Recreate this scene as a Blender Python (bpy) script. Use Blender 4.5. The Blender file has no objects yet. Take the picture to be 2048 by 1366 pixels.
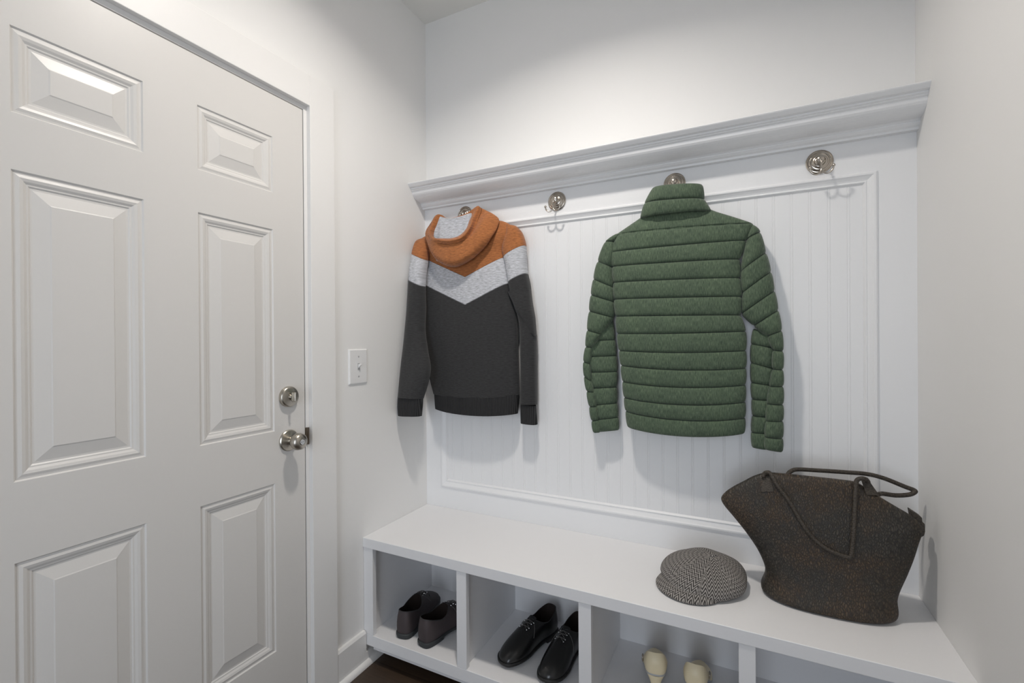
import bpy, math, random
from mathutils import Vector, Matrix, noise

# ---------------------------------------------------------------- camera, world, lamps, exposure
SC = bpy.context.scene
COL = SC.collection
CAM = Vector((1.3367, -1.7714, 1.2571))
YAW, PITCH, ROLL, FPX = 0.4636, -0.0026, -0.0068, 930.63
FW = Vector((-math.sin(YAW) * math.cos(PITCH), math.cos(YAW) * math.cos(PITCH), math.sin(PITCH)))
_r = Vector((math.cos(YAW), math.sin(YAW), 0)); _u = _r.cross(FW)
RT = _r * math.cos(ROLL) + _u * math.sin(ROLL)
UP = -_r * math.sin(ROLL) + _u * math.cos(ROLL)
cd = bpy.data.cameras.new('camera'); cam = bpy.data.objects.new('camera', cd); COL.objects.link(cam)
cd.sensor_width = 36; cd.lens = FPX / 2048 * 36; cd.clip_start = 0.02
m = Matrix.Identity(4)
for i in range(3):
    m[i][0], m[i][1], m[i][2], m[i][3] = RT[i], UP[i], -FW[i], CAM[i]
cam.matrix_world = m
SC.camera = cam

W, H, DEPTH = 1.7955, 2.745, 3.3          # room width, ceiling height, room length
LAMP = (0.80, -0.86, H - 0.012)

wd = bpy.data.worlds.new('world'); SC.world = wd; wd.use_nodes = True
bg = wd.node_tree.nodes['Background']; bg.inputs[0].default_value = (0.62, 0.76, 1.0, 1); bg.inputs[1].default_value = 0.4

def area(name, loc, rot, power, color, sx, sy=None, shape='RECTANGLE'):
    l = bpy.data.lights.new(name, 'AREA'); l.energy = power; l.color = color; l.shape = shape
    l.size = sx
    if sy: l.size_y = sy
    o = bpy.data.objects.new(name, l); o.location = loc; o.rotation_euler = rot; COL.objects.link(o); return o
_l = area('ceiling_lamp_light', (LAMP[0], LAMP[1], H - 0.02), (0, 0, 0), 13.2, (1.0, 0.94, 0.87), 0.12, shape='DISK'); _l.data.spread = math.radians(143)
_l = area('added_hall_fill', (1.2, -DEPTH - 0.12, 1.15), (math.radians(90), 0, math.radians(20)), 10.5, (0.84, 0.91, 1.0), 0.9, 2.0); _l.data.spread = math.radians(110)  # cool fill lamp added behind the camera, in an invented hall doorway

SC.view_settings.view_transform = 'Standard'; SC.view_settings.look = 'None'
SC.view_settings.gamma = 1; SC.view_settings.use_curve_mapping = False
SC.view_settings.exposure = 0.0
SC.cycles.use_denoising = True
SC.cycles.max_bounces = 12; SC.cycles.diffuse_bounces = 8
SC.cycles.sample_clamp_indirect = 8

# ---------------------------------------------------------------- helpers
def un(px, py, y):
    """the point of the depth plane y that photograph pixel (px, py) shows"""
    d = FW + RT * ((px - 1024) / FPX) - UP * ((py - 683) / FPX)
    return CAM + d * ((y - CAM.y) / d.y)
def unz(px, py, z):
    d = FW + RT * ((px - 1024) / FPX) - UP * ((py - 683) / FPX)
    return CAM + d * ((z - CAM.z) / d.z)

def tag(o, label=None, cat=None, group=None, kind=None):
    if label: o['label'] = label
    if cat: o['category'] = cat
    if group: o['group'] = group
    if kind: o['kind'] = kind
    return o
def empty(name, loc, rz=0):
    o = bpy.data.objects.new(name, None); o.location = loc; o.rotation_euler = (0, 0, rz)
    o.empty_display_size = 0.05; COL.objects.link(o); return o

class MB:
    def __init__(s): s.v = []; s.f = []; s.uv = None; s.sm = []
    def add(s, vs, fs, smooth=False):
        n = len(s.v); s.v += [Vector(p) for p in vs]; s.f += [tuple(i + n for i in f) for f in fs]; s.sm += [smooth] * len(fs); return s
    def box(s, a, b):
        x0, y0, z0 = (min(a[i], b[i]) for i in range(3)); x1, y1, z1 = (max(a[i], b[i]) for i in range(3))
        return s.add([(x0,y0,z0),(x1,y0,z0),(x1,y1,z0),(x0,y1,z0),(x0,y0,z1),(x1,y0,z1),(x1,y1,z1),(x0,y1,z1)],
              [(0,3,2,1),(4,5,6,7),(0,1,5,4),(1,2,6,5),(2,3,7,6),(3,0,4,7)])
    def prism(s, prof, axis, a, b, smooth=False):
        """extrude a closed 2D profile (list of pairs) along an axis from a to b"""
        def P(q, t): return {'x': (t, q[0], q[1]), 'y': (q[0], t, q[1]), 'z': (q[0], q[1], t)}[axis]
        n = len(prof); vs = [P(q, a) for q in prof] + [P(q, b) for q in prof]
        fs = [(i, (i + 1) % n, n + (i + 1) % n, n + i) for i in range(n)] + [tuple(range(n))[::-1], tuple(range(n, 2 * n))]
        return s.add(vs, fs, smooth)
    def loft(s, rings, closed=True, cap0=False, cap1=False, smooth=True):
        n = len(rings[0]); vs = [p for r in rings for p in r]; fs = []
        for i in range(len(rings) - 1):
            for j in range(n if closed else n - 1):
                k = (j + 1) % n
                fs.append((i * n + j, i * n + k, (i + 1) * n + k, (i + 1) * n + j))
        if cap0: fs.append(tuple(range(n))[::-1])
        if cap1: fs.append(tuple(range((len(rings) - 1) * n, len(rings) * n)))
        return s.add(vs, fs, smooth)
    def lathe(s, prof, o, axis, n=40):
        """prof: (radius, distance along axis) pairs; axis 'x','-y','z'"""
        ax = {'x': Vector((1,0,0)), '-y': Vector((0,-1,0)), 'z': Vector((0,0,1))}[axis]
        a = Vector((0,0,1)) if axis != 'z' else Vector((1,0,0)); b = ax.cross(a); o = Vector(o)
        return s.loft([[o + ax * h + (a * math.cos(2*math.pi*j/n) + b * math.sin(2*math.pi*j/n)) * max(r, 1e-5) for j in range(n)] for r, h in prof], True, True, True)
    def tube(s, pts, r, n=10, sub=6, cap=True):
        pts = cr(pts, sub) if sub > 1 else [Vector(p) for p in pts]
        rings = []; prev = None
        for i, p in enumerate(pts):
            t = (pts[min(i+1, len(pts)-1)] - pts[max(i-1, 0)]).normalized()
            if prev is None:
                prev = t.orthogonal().normalized()
            a = (prev - t * prev.dot(t)).normalized(); prev = a; b = t.cross(a)
            rr = r(i / (len(pts) - 1)) if callable(r) else r
            rings.append([p + (a * math.cos(2*math.pi*j/n) + b * math.sin(2*math.pi*j/n)) * rr for j in range(n)])
        return s.loft(rings, True, cap, cap)
    def ball(s, c, r, n=16):
        k = n // 2
        return s.lathe([(r * math.sin(math.pi * i / k), -r * math.cos(math.pi * i / k)) for i in range(k + 1)], c, 'z', n)
    def build(s, name, mat, parent=None, uv='xz', kind=None, bevel=0, uvs=None):
        org = parent_loc(parent)
        me = bpy.data.meshes.new(name); inv = org.inverted()
        me.from_pydata([inv @ p for p in s.v], [], s.f); me.update()
        me.polygons.foreach_set('use_smooth', s.sm)
        ul = me.uv_layers.new(name='UVMap')
        for l in me.loops:
            p = s.v[l.vertex_index]
            if uvs: ul.data[l.index].uv = uvs[l.vertex_index]
            elif uv == 'xz': ul.data[l.index].uv = (p.x, p.z)
            elif uv == 'yz': ul.data[l.index].uv = (p.y, p.z)
            else: ul.data[l.index].uv = (p.x, p.y)
        me.materials.append(mat)
        if hasattr(s, 'ph') and len(s.ph) == len(s.v):
            at = me.attributes.new('quilt', 'FLOAT', 'POINT')
            at.data.foreach_set('value', [abs(q - 0.5) * 2 for q in s.ph])
        o = bpy.data.objects.new(name, me); COL.objects.link(o)
        if any(s.sm): me.set_sharp_from_angle(angle=math.radians(38))
        if parent: o.parent = parent
        if kind: o['kind'] = kind
        if bevel:
            b = o.modifiers.new('bevel', 'BEVEL'); b.width = bevel; b.segments = 2; b.limit_method = 'ANGLE'; b.harden_normals = False
        return o
def parent_loc(p):
    m = Matrix.Identity(4); ch = []
    while p is not None: ch.append(p); p = p.parent
    for q in reversed(ch): m = m @ Matrix.LocRotScale(q.location, q.rotation_euler, q.scale)
    return m

def cr(pts, sub, closed=False):
    pts = [Vector(p) for p in pts]; n = len(pts); out = []
    rng = n if closed else n - 1
    for i in range(rng):
        if closed: a, b, c, d = pts[i-1], pts[i], pts[(i+1) % n], pts[(i+2) % n]
        else: a, b, c, d = pts[max(i-1,0)], pts[i], pts[i+1], pts[min(i+2,n-1)]
        for k in range(sub):
            t = k / sub
            out.append(0.5 * ((2*b) + (c-a)*t + (2*a-5*b+4*c-d)*t*t + (3*b-a-3*c+d)*t**3))
    if not closed: out.append(pts[-1])
    return out
def crs(vals, sub): return [v.x for v in cr([(x, 0, 0) for x in vals], sub)]
def sg(v, e): return math.copysign(abs(v) ** e, v)

# ---------------------------------------------------------------- materials
def mat(name, color=(0.8,0.8,0.8), rough=0.5, metal=0.0, sheen=0.0, coat=0.0):
    m = bpy.data.materials.new(name); m.use_nodes = True
    b = m.node_tree.nodes['Principled BSDF']
    b.inputs['Base Color'].default_value = (*color, 1); b.inputs['Roughness'].default_value = rough
    b.inputs['Metallic'].default_value = metal
    if sheen: b.inputs['Sheen Weight'].default_value = sheen
    if coat: b.inputs['Coat Weight'].default_value = coat
    return m
class N:
    def __init__(s, m): s.t = m.node_tree; s.b = s.t.nodes['Principled BSDF']
    def n(s, ty, ins=None, **kw):
        o = s.t.nodes.new(ty)
        for k, v in kw.items(): setattr(o, k, v)
        for k, v in (ins or {}).items():
            if isinstance(v, bpy.types.NodeSocket): s.t.links.new(v, o.inputs[k])
            else: o.inputs[k].default_value = v
        return o
    def math(s, op, a, b=0.0, c=0.0):
        return s.n('ShaderNodeMath', {0: a, 1: b, 2: c}, operation=op).outputs[0]
    def ramp(s, fac, stops, interp='LINEAR'):
        r = s.n('ShaderNodeValToRGB', {0: fac}); cr_ = r.color_ramp; cr_.interpolation = interp
        while len(cr_.elements) < len(stops): cr_.elements.new(0.5)
        for e, (p, c) in zip(cr_.elements, stops): e.position = p; e.color = (*c, 1)
        return r.outputs[0]
    def mix(s, f, a, b, blend='MIX'):
        o = s.n('ShaderNodeMix', data_type='RGBA', blend_type=blend)
        for k, v in ((0, f), (6, a), (7, b)):
            if isinstance(v, bpy.types.NodeSocket): s.t.links.new(v, o.inputs[k])
            else: o.inputs[k].default_value = (*v, 1) if isinstance(v, tuple) and len(v) == 3 else v
        return o.outputs[2]
    def uv(s, sc=(1,1,1)):
        u = s.n('ShaderNodeUVMap'); return s.n('ShaderNodeMapping', {0: u.outputs[0], 3: sc}).outputs[0]
    def noise(s, vec, scale, detail=3, rough=0.5):
        return s.n('ShaderNodeTexNoise', {'Vector': vec, 'Scale': scale, 'Detail': detail, 'Roughness': rough}).outputs[0]
    def color(s, c): s.t.links.new(c, s.b.inputs['Base Color'])
    def bump(s, h, strength=0.3, dist=0.001):
        b = s.n('ShaderNodeBump', {'Height': h, 'Strength': strength, 'Distance': dist}); s.t.links.new(b.outputs[0], s.b.inputs['Normal'])

def painted(name, color, rough, scale=180, bump=0.04):
    m = mat(name, color, rough); n = N(m)
    g = n.n('ShaderNodeTexCoord')
    h = n.noise(g.outputs['Object'], scale, 4); n.bump(h, bump, 0.0006); return m
M = {}
M['wall'] = painted('wall_paint', (0.80, 0.795, 0.785), 0.6)
M['ceiling'] = painted('ceiling_paint', (0.74, 0.735, 0.71), 0.8)
M['trim'] = painted('trim_paint', (0.80, 0.805, 0.815), 0.35, 90, 0.02)
M['casing'] = painted('casing_paint', (0.79, 0.782, 0.77), 0.4, 90, 0.02)
M['door'] = painted('door_paint', (0.67, 0.655, 0.635), 0.38, 120, 0.03)
M['bench'] = painted('bench_paint', (0.78, 0.78, 0.79), 0.4, 60, 0.02)
M['plastic'] = mat('switch_plastic', (0.78, 0.78, 0.78), 0.3)
M['dark'] = mat('dark_gap_strip', (0.05, 0.05, 0.05), 0.8)  # dark strip filling the gap around the door slab
M['nickel'] = mat('brushed_nickel', (0.50, 0.455, 0.40), 0.22, 1.0)
M['nickel2'] = mat('satin_nickel', (0.46, 0.43, 0.38), 0.3, 1.0)
M['bronze'] = mat('worn_latch_metal', (0.16, 0.13, 0.10), 0.4, 1.0)
M['lens'] = mat('lamp_lens', (1, 1, 1), 0.5)
_b = M['lens'].node_tree.nodes['Principled BSDF']; _b.inputs['Emission Color'].default_value = (1, 0.93, 0.84, 1); _b.inputs['Emission Strength'].default_value = 4

m_ = mat('walnut_planks', (0.1, 0.06, 0.04), 0.42); n = N(m_)
v = n.uv()
br = n.n('ShaderNodeTexBrick', {'Vector': n.n('ShaderNodeMapping', {0: v, 3: (1, 1, 1)}).outputs[0], 'Color1': (0.085, 0.054, 0.034, 1), 'Color2': (0.048, 0.030, 0.019, 1),
        'Mortar': (0.015, 0.009, 0.006, 1), 'Scale': 1.0, 'Mortar Size': 0.0015, 'Brick Width': 1.1, 'Row Height': 0.127}, offset=0.37)
g = n.noise(n.uv((3, 60, 1)), 2.0, 6, 0.6)
n.color(n.mix(0.55, br.outputs[0], n.ramp(g, [(0.3, (0.35, 0.35, 0.35)), (0.7, (1, 1, 1))]), 'MULTIPLY')); n.bump(g, 0.15, 0.001)
M['floor'] = m_

# hooded sweatshirt cloth: orange / light grey / charcoal chevron laid out in the garment's own width-height chart
XC, KV, Z1, Z2, XH = 0.279, 0.445, 1.527, 1.409, 0.4
def knit(name, cols, chevron):
    m = mat(name, cols[-1], 0.95, sheen=0.15); n = N(m)
    uv = n.n('ShaderNodeUVMap').outputs[0]; sp = n.n('ShaderNodeSeparateXYZ', {0: uv})
    slub = n.noise(n.n('ShaderNodeMapping', {0: uv, 3: (55, 260, 1)}).outputs[0], 1.0, 4, 0.65)
    fine = n.noise(n.n('ShaderNodeMapping', {0: uv, 3: (900, 900, 1)}).outputs[0], 1.0, 2, 0.6)
    if chevron:
        ax = n.math('ABSOLUTE', n.math('SUBTRACT', sp.outputs[0], XC))
        q = n.math('SUBTRACT', sp.outputs[1], n.math('MULTIPLY', ax, KV))       # height measured down from the V
        f = n.math('ADD', n.math('MULTIPLY', n.math('SUBTRACT', q, Z2), 4.0), 0.25)
        a, b = 0.25, 0.25 + (Z1 - Z2) * 4; e = 0.0045
        base = n.ramp(f, [(0, cols[2]), (a - e, tuple(c * .35 for c in cols[1])), (a + e, cols[1]), (b - e, tuple(c * .45 for c in cols[0])), (b + e, cols[0])], 'CONSTANT')
    else: base = n.ramp(sp.outputs[0], [(0, cols[-1]), (1, cols[-1])])
    t = n.ramp(slub, [(0.34, (0.60, 0.60, 0.60)), (0.68, (1.50, 1.50, 1.50))])
    n.color(n.mix(0.8, base, n.mix(0.5, t, n.ramp(fine, [(0.3, (0.7,)*3), (0.7, (1.3,)*3)]), 'MULTIPLY'), 'MULTIPLY')); n.bump(fine, 0.25, 0.0012); return m
ORANGE, GREY, CHAR = (0.33, 0.118, 0.036), (0.46, 0.47, 0.50), (0.024, 0.024, 0.025)
M['chev'] = knit('chevron_fleece', (ORANGE, GREY, CHAR), True)
M['orange'] = knit('orange_fleece', (ORANGE,), False)
M['lining'] = knit('grey_jersey_lining', ((0.46, 0.475, 0.51),), False)
def rib(name, col):
    m = mat(name, col, 0.95); n = N(m); uv = n.n('ShaderNodeUVMap').outputs[0]
    w = n.n('ShaderNodeTexWave', {'Vector': uv, 'Scale': 48.0, 'Distortion': 0.3, 'Detail': 1.0}, bands_direction='X').outputs[1]
    n.color(n.ramp(w, [(0.15, tuple(c * .35 for c in col)), (0.75, tuple(c * 1.3 for c in col))])); n.bump(w, 0.6, 0.003); return m
M['rib'] = rib('charcoal_ribbing', (0.024, 0.024, 0.025))

m_ = mat('heather_green_quilting', (0.07, 0.15, 0.07), 0.85, sheen=0.2); n = N(m_)
uv = n.n('ShaderNodeUVMap').outputs[0]
st = n.noise(n.n('ShaderNodeMapping', {0: uv, 3: (420, 60, 1)}).outputs[0], 1.0, 3, 0.7)
st2 = n.noise(n.n('ShaderNodeMapping', {0: uv, 3: (900, 900, 1)}).outputs[0], 1.0, 2, 0.7)
pt = n.noise(n.n('ShaderNodeMapping', {0: uv, 3: (14, 8, 1)}).outputs[0], 1.0, 3, 0.6)
c = n.ramp(n.math('ADD', n.math('MULTIPLY', st, 0.55), n.math('MULTIPLY', st2, 0.45)), [(0.38, (0.030, 0.050, 0.031)), (0.52, (0.072, 0.110, 0.066)), (0.66, (0.17, 0.215, 0.140))])
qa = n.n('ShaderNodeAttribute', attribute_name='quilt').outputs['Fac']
c = n.mix(n.ramp(qa, [(0.92, (0, 0, 0)), (0.99, (1, 1, 1))]), c, (0.018, 0.032, 0.020))     # stitch line, with crease shade painted dark into the seam valleys
n.color(n.mix(0.35, c, n.ramp(pt, [(0.3, (0.6, 0.62, 0.65)), (0.7, (1.15, 1.15, 1.05))]), 'MULTIPLY')); n.bump(st2, 0.3, 0.0012)
M['green'] = m_

m_ = mat('pebbled_brown_leather', (0.05, 0.035, 0.02), 0.55); n = N(m_)
uv = n.n('ShaderNodeUVMap').outputs[0]
vo = n.n('ShaderNodeTexVoronoi', {'Vector': n.n('ShaderNodeMapping', {0: n.n('ShaderNodeMix', {0: 0.012, 4: uv, 5: n.n('ShaderNodeTexNoise', {'Vector': uv, 'Scale': 40.0}).outputs[1]}, data_type='VECTOR').outputs[1], 3: (230, 110, 1)}).outputs[0], 'Scale': 1.0}, feature='DISTANCE_TO_EDGE').outputs[0]
pt = n.noise(uv, 9, 3, 0.6)
c = n.ramp(pt, [(0.40, (0.040, 0.034, 0.026)), (0.60, (0.058, 0.037, 0.020))])
n.color(n.mix(0.9, c, n.ramp(vo, [(0.0, (0.08,)*3), (0.10, (0.6,)*3), (0.40, (1.6,)*3)]), 'MULTIPLY')); n.bump(vo, 0.8, 0.003)
M['leather'] = m_
m_ = mat('smooth_dark_strap', (0.035, 0.03, 0.023), 0.6); n = N(m_)
uv = n.n('ShaderNodeUVMap').outputs[0]
w = n.noise(n.n('ShaderNodeMapping', {0: uv, 3: (220, 330, 1)}).outputs[0], 1.0, 2); n.bump(w, 0.8, 0.003)
n.color(n.ramp(w, [(0.3, (0.018, 0.014, 0.010)), (0.7, (0.07, 0.056, 0.042))])); M['strap'] = m_

m_ = mat('grey_herringbone_tweed', (0.2, 0.2, 0.2), 0.95); n = N(m_)
uv = n.n('ShaderNodeUVMap').outputs[0]; sp = n.n('ShaderNodeSeparateXYZ', {0: uv})
tri = n.math('PINGPONG', sp.outputs[0], 0.0090)
f = n.math('FRACT', n.math('DIVIDE', n.math('ADD', sp.outputs[1], n.math('MULTIPLY', tri, 1.9)), 0.0112))
n.color(n.mix(0.5, n.ramp(f, [(0.0, (0.030, 0.027, 0.026)), (0.44, (0.036, 0.032, 0.030)), (0.52, (0.33, 0.31, 0.29)), (0.94, (0.30, 0.28, 0.262)), (1.0, (0.05, 0.045, 0.042))]),
      n.ramp(n.noise(n.n('ShaderNodeMapping', {0: uv, 3: (700, 700, 1)}).outputs[0], 1.0, 2), [(0.3, (0.6,)*3), (0.7, (1.3,)*3)]), 'MULTIPLY'))
n.bump(f, 0.15, 0.001); M['tweed'] = m_

M['brown_shoe'] = painted('matte_plum_brown_leather', (0.052, 0.040, 0.042), 0.62, 300, 0.08)
M['brown_sole'] = mat('slate_rubber_sole', (0.030, 0.034, 0.036), 0.6)
M['black_shoe'] = mat('polished_black_leather', (0.010, 0.010, 0.010), 0.28, coat=0.25)
M['black_sole'] = mat('black_sole', (0.008, 0.008, 0.008), 0.5)
M['inner'] = mat('dark_shoe_lining', (0.012, 0.006, 0.004), 0.9)
M['lace'] = mat('grey_waxed_lace', (0.10, 0.095, 0.09), 0.7)
M['eyelet'] = mat('silver_eyelet', (0.7, 0.7, 0.7), 0.25, 1.0)
M['cream'] = mat('cream_leather', (0.84, 0.73, 0.50), 0.4)
M['silver'] = mat('pale_sole_edge', (0.42, 0.42, 0.42), 0.4)

# ---------------------------------------------------------------- the room
S = 'structure'
DY0, DY1, DZ = -1.491, -0.675, 2.042                   # door slab edges on the left wall
OY1, OZ = -0.652, 2.068                                 # jamb opening
wl = MB(); t = 0.12
wl.box((-t, OY1, 0), (0, 0.13, H)); wl.box((-t, -1.514, OZ), (0, OY1, H)); wl.box((-t, -DEPTH, 0), (0, -1.514, H))
wl.build('wall_left', M['wall'], kind=S, uv='yz')
MB().box((W, -DEPTH, 0), (W + t, 0.13, H)).build('wall_right', M['wall'], kind=S, uv='yz')
MB().box((0, 0.012, 0), (W, 0.13, H)).build('wall_back', M['wall'], kind=S)
wf = MB(); wf.box((-t, -DEPTH - 0.1, 0), (0.7, -DEPTH, H)); wf.box((1.7, -DEPTH - 0.1, 0), (W + t, -DEPTH, H)); wf.box((0.7, -DEPTH - 0.1, 2.15), (1.7, -DEPTH, H))
wf.build('wall_front', M['wall'], kind=S)
MB().box((-t, -DEPTH - 0.1, -0.05), (W + t, 0.13, 0)).build('floor', M['floor'], kind=S, uv='xy')
MB().box((-t, -DEPTH - 0.1, H), (W + t, 0.13, H + 0.05)).build('ceiling', M['ceiling'], kind=S, uv='xy')

# door jamb, casing
jb = MB(); jb.box((-t, DY1 + 0.004, 0), (0, OY1, OZ)); jb.box((-t, DY0 - 0.004, DZ + 0.004), (0, DY1 + 0.004, OZ)); jb.box((-t, -1.514, 0), (0, DY0 - 0.004, OZ))
jb.build('trim_1', M['casing'], kind=S, uv='yz')
cs = MB(); CY = -0.554; cr_in = -0.658
cs.box((0, cr_in, 0), (0.017, CY, 2.165)); cs.box((0, -1.508, OZ - 0.008), (0.017, cr_in, 2.165)); cs.box((0, -1.612, 0), (0.017, -1.508, 2.165))
cs.build('trim_2', M['casing'], kind=S, uv='yz', bevel=0.0015)
MB().box((-0.045, DY1 - 0.001, 0.0), (-0.006, DY1 + 0.004, DZ + 0.004)).box((-0.045, DY0, DZ - 0.001), (-0.006, DY1, DZ + 0.004)).build('trim_3', M['dark'], kind=S, uv='yz')

# left baseboard with quarter round
bb = MB()
bb.prism([(0, 0), (0.015, 0), (0.015, 0.122), (0.009, 0.131), (0, 0.131)], 'y', CY, -0.412)
bb.prism([(0, 0), (0.015, 0), (0.015, 0.048), (0, 0.048)], 'y', -0.412, 0.012)
q = [(0.015, 0)] + [(0.015 + 0.016 * math.cos(a), 0.019 * math.sin(a)) for a in [i * math.pi / 12 for i in range(7)]]
bb.prism(q, 'y', CY, 0.012); bb.build('baseboard_left', M['casing'], kind=S, uv='yz')
MB().prism([(W, 0), (W - 0.015, 0), (W - 0.015, 0.122), (W - 0.009, 0.131), (W, 0.131)], 'y', -DEPTH, -0.412).build('baseboard_right', M['trim'], kind=S, uv='yz')

# framed panelling under the shelf: flat boards, picture moulding, beadboard
PX0, PX1, PZ0, PZ1, SHZ = 0.082, 1.701, 0.587, 1.767, 1.95
fr = MB()
fr.box((0, 0, 0.45), (PX0, 0.012, SHZ)); fr.box((PX1, 0, 0.45), (W, 0.012, SHZ))
fr.box((PX0, 0, PZ1), (PX1, 0.012, SHZ)); fr.box((PX0, 0, 0.45), (PX1, 0.012, PZ0))
fr.build('trim_4', M['trim'], kind=S)
pic = MB()
prof = [(0.0, 0.0), (0.0, -0.0035), (0.004, -0.006), (0.009, -0.006), (0.013, -0.003), (0.020, 0.001), (0.025, 0.003), (0.027, 0.0015), (0.030, 0.0015), (0.033, 0.005), (0.036, 0.009)]
rings = []
for d, y in prof:
    rings.append([(PX0 + d, y, PZ0 + d), (PX1 - d, y, PZ0 + d), (PX1 - d, y, PZ1 - d), (PX0 + d, y, PZ1 - d)])
pic.loft(rings, smooth=False)
pic.build('trim_5', M['trim'], kind=S)
bd = MB(); pts = [(PX0 + 0.02, 0.0118)]
x = 1.63 - 0.0513 * 40
while x < PX1 - 0.03:
    if x > PX0 + 0.035:
        pts += [(x - 0.0042, 0.008), (x - 0.0034, 0.0091), (x - 0.0024, 0.0081), (x + 0.0002, 0.0078), (x + 0.0026, 0.0081), (x + 0.0034, 0.0091), (x + 0.0044, 0.008)]
    x += 0.0513
pts[0] = (PX0 + 0.02, 0.008); pts.append((PX1 - 0.02, 0.008))
bd.loft([[(p[0], p[1], PZ0 + 0.02) for p in pts], [(p[0], p[1], PZ1 - 0.02) for p in pts]], closed=False, smooth=False)
bd.build('trim_6', M['trim'], kind=S)

# ---------------------------------------------------------------- door with six raised panels
door = empty('door_1', (0, (DY0 + DY1) / 2, 0)); tag(door, 'white six-panel interior door with nickel knob and deadbolt', 'door', kind=S)
cols = [(-1.378, -1.143), (-1.0146, -0.788)]; rows = [(0.273, 0.807), (0.973, 1.614), (1.731, 1.908)]
ys = [DY0] + [v for c_ in cols for v in c_] + [DY1]; zs = [0.012] + [v for r_ in rows for v in r_] + [DZ]
fc = MB()
for i in range(5):
    for j in range(7):
        if i in (1, 3) and j in (1, 3, 5): continue
        fc.add([(0, ys[i], zs[j]), (0, ys[i+1], zs[j]), (0, ys[i+1], zs[j+1]), (0, ys[i], zs[j+1])], [(0, 1, 2, 3)])
pp = [(0, 0), (0.003, -0.0035), (0.007, -0.0032), (0.013, -0.0015), (0.019, -0.0032), (0.024, -0.0062), (0.027, -0.0064), (0.030, -0.0085), (0.034, -0.0085), (0.060, -0.0028), (0.0625, -0.0015), (0.066, -0.0015)]
for a, b in cols:
    for c0, c1 in rows:
        fc.loft([[(x, a + d, c0 + d), (x, b - d, c0 + d), (x, b - d, c1 - d), (x, a + d, c1 - d)] for d, x in pp], smooth=False)
        d = 0.066; fc.add([(-0.0015, a + d, c0 + d), (-0.0015, b - d, c0 + d), (-0.0015, b - d, c1 - d), (-0.0015, a + d, c1 - d)], [(0, 1, 2, 3)])
e = 0.035
fc.add([(0, DY0, .012), (0, DY1, .012), (0, DY1, DZ), (0, DY0, DZ), (-e, DY0, .012), (-e, DY1, .012), (-e, DY1, DZ), (-e, DY0, DZ)], [(4, 7, 6, 5), (0, 4, 5, 1), (1, 5, 6, 2), (2, 6, 7, 3), (3, 7, 4, 0)])
fc.build('door_panel', M['door'], door, uv='yz')
KY, KZ = -0.738, 0.935
kb = MB(); kb.lathe([(0.0345, 0.0), (0.0345, 0.004), (0.032, 0.007), (0.020, 0.009), (0.0135, 0.012), (0.012, 0.022), (0.014, 0.028), (0.022, 0.033), (0.0265, 0.041), (0.0275, 0.049), (0.0255, 0.058), (0.0195, 0.064), (0.0105, 0.066), (0.0105, 0.064), (0.0, 0.064)], (0, KY, KZ), 'x')
ko = kb.build('door_knob', M['nickel2'], door, uv='yz')
MB().lathe([(0.0092, 0.060), (0.0092, 0.0665), (0.008, 0.0675), (0.0, 0.0675)], (0, KY, KZ), 'x', 24).box((0.0672, KY - 0.0055, KZ - 0.0012), (0.0692, KY + 0.0055, KZ + 0.0012)).build('lock_button', M['eyelet'], ko, uv='yz')
DK = 1.078
db = MB(); db.lathe([(0.0335, 0.0), (0.0335, 0.009), (0.031, 0.013), (0.027, 0.0145), (0.0, 0.015)], (0, DY1 - 0.064, DK), 'x')
do_ = db.build('deadbolt', M['nickel2'], door, uv='yz')
th = MB(); th.lathe([(0.009, 0.014), (0.007, 0.022), (0, 0.023)], (0, DY1 - 0.064, DK), 'x', 20)
yy = DY1 - 0.064
th.loft([[(x, yy + s_ * w_, DK + z_) for s_, z_ in ((-1, -h_), (1, -h_), (1, h_), (-1, h_))] for x, w_, h_ in ((0.018, 0.0035, 0.012), (0.026, 0.0045, 0.0155), (0.037, 0.0035, 0.0145), (0.039, 0.002, 0.013))], cap0=True, cap1=True, smooth=False)
th.build('thumb_turn', M['nickel2'], do_, uv='yz', bevel=0.001)
sp_ = MB(); sp_.prism([(0.0002, -0.6738), (0.0012, -0.6738), (0.002, -0.670), (0.005, -0.667), (0.0075, -0.664), (0.0065, -0.6625), (0.004, -0.6635), (0.0002, -0.667)], 'z', KZ - 0.028, KZ + 0.03)
tag(sp_.build('strike_plate', M['bronze'], uv='yz', bevel=0.002), 'dark bronze strike plate with curved lip on the door jamb beside the knob', 'strike plate')

# light switch
sw = empty('light_switch', (0, -0.4325, 1.16)); tag(sw, 'white toggle light switch on the wall between door casing and corner', 'light switch')
MB().loft([[(x, -0.4325 + s_ * w_, 1.16 + z_ * h_) for s_, z_ in ((-1, -1), (1, -1), (1, 1), (-1, 1))] for x, w_, h_ in ((0, 0.047, 0.067), (0.0025, 0.047, 0.067), (0.006, 0.043, 0.063))], cap1=True, smooth=False).build('wall_plate', M['plastic'], sw, uv='yz', bevel=0.0008)
MB().box((0.0058, -0.438, 1.147), (0.0068, -0.427, 1.173)).build('toggle_slot', M['silver'], sw, uv='yz')
MB().prism([(0.006, 1.154), (0.006, 1.168), (0.018, 1.172), (0.020, 1.167)], 'y', -0.4355, -0.4295).build('toggle', M['plastic'], sw, uv='yz')
for dz in (-0.038, 0.038):
    MB().lathe([(0.0032, 0.005), (0.0032, 0.0068), (0, 0.0072)], (0, -0.4325, 1.16 + dz), 'x', 16).build('screw', M['silver'], sw, uv='yz')

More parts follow.
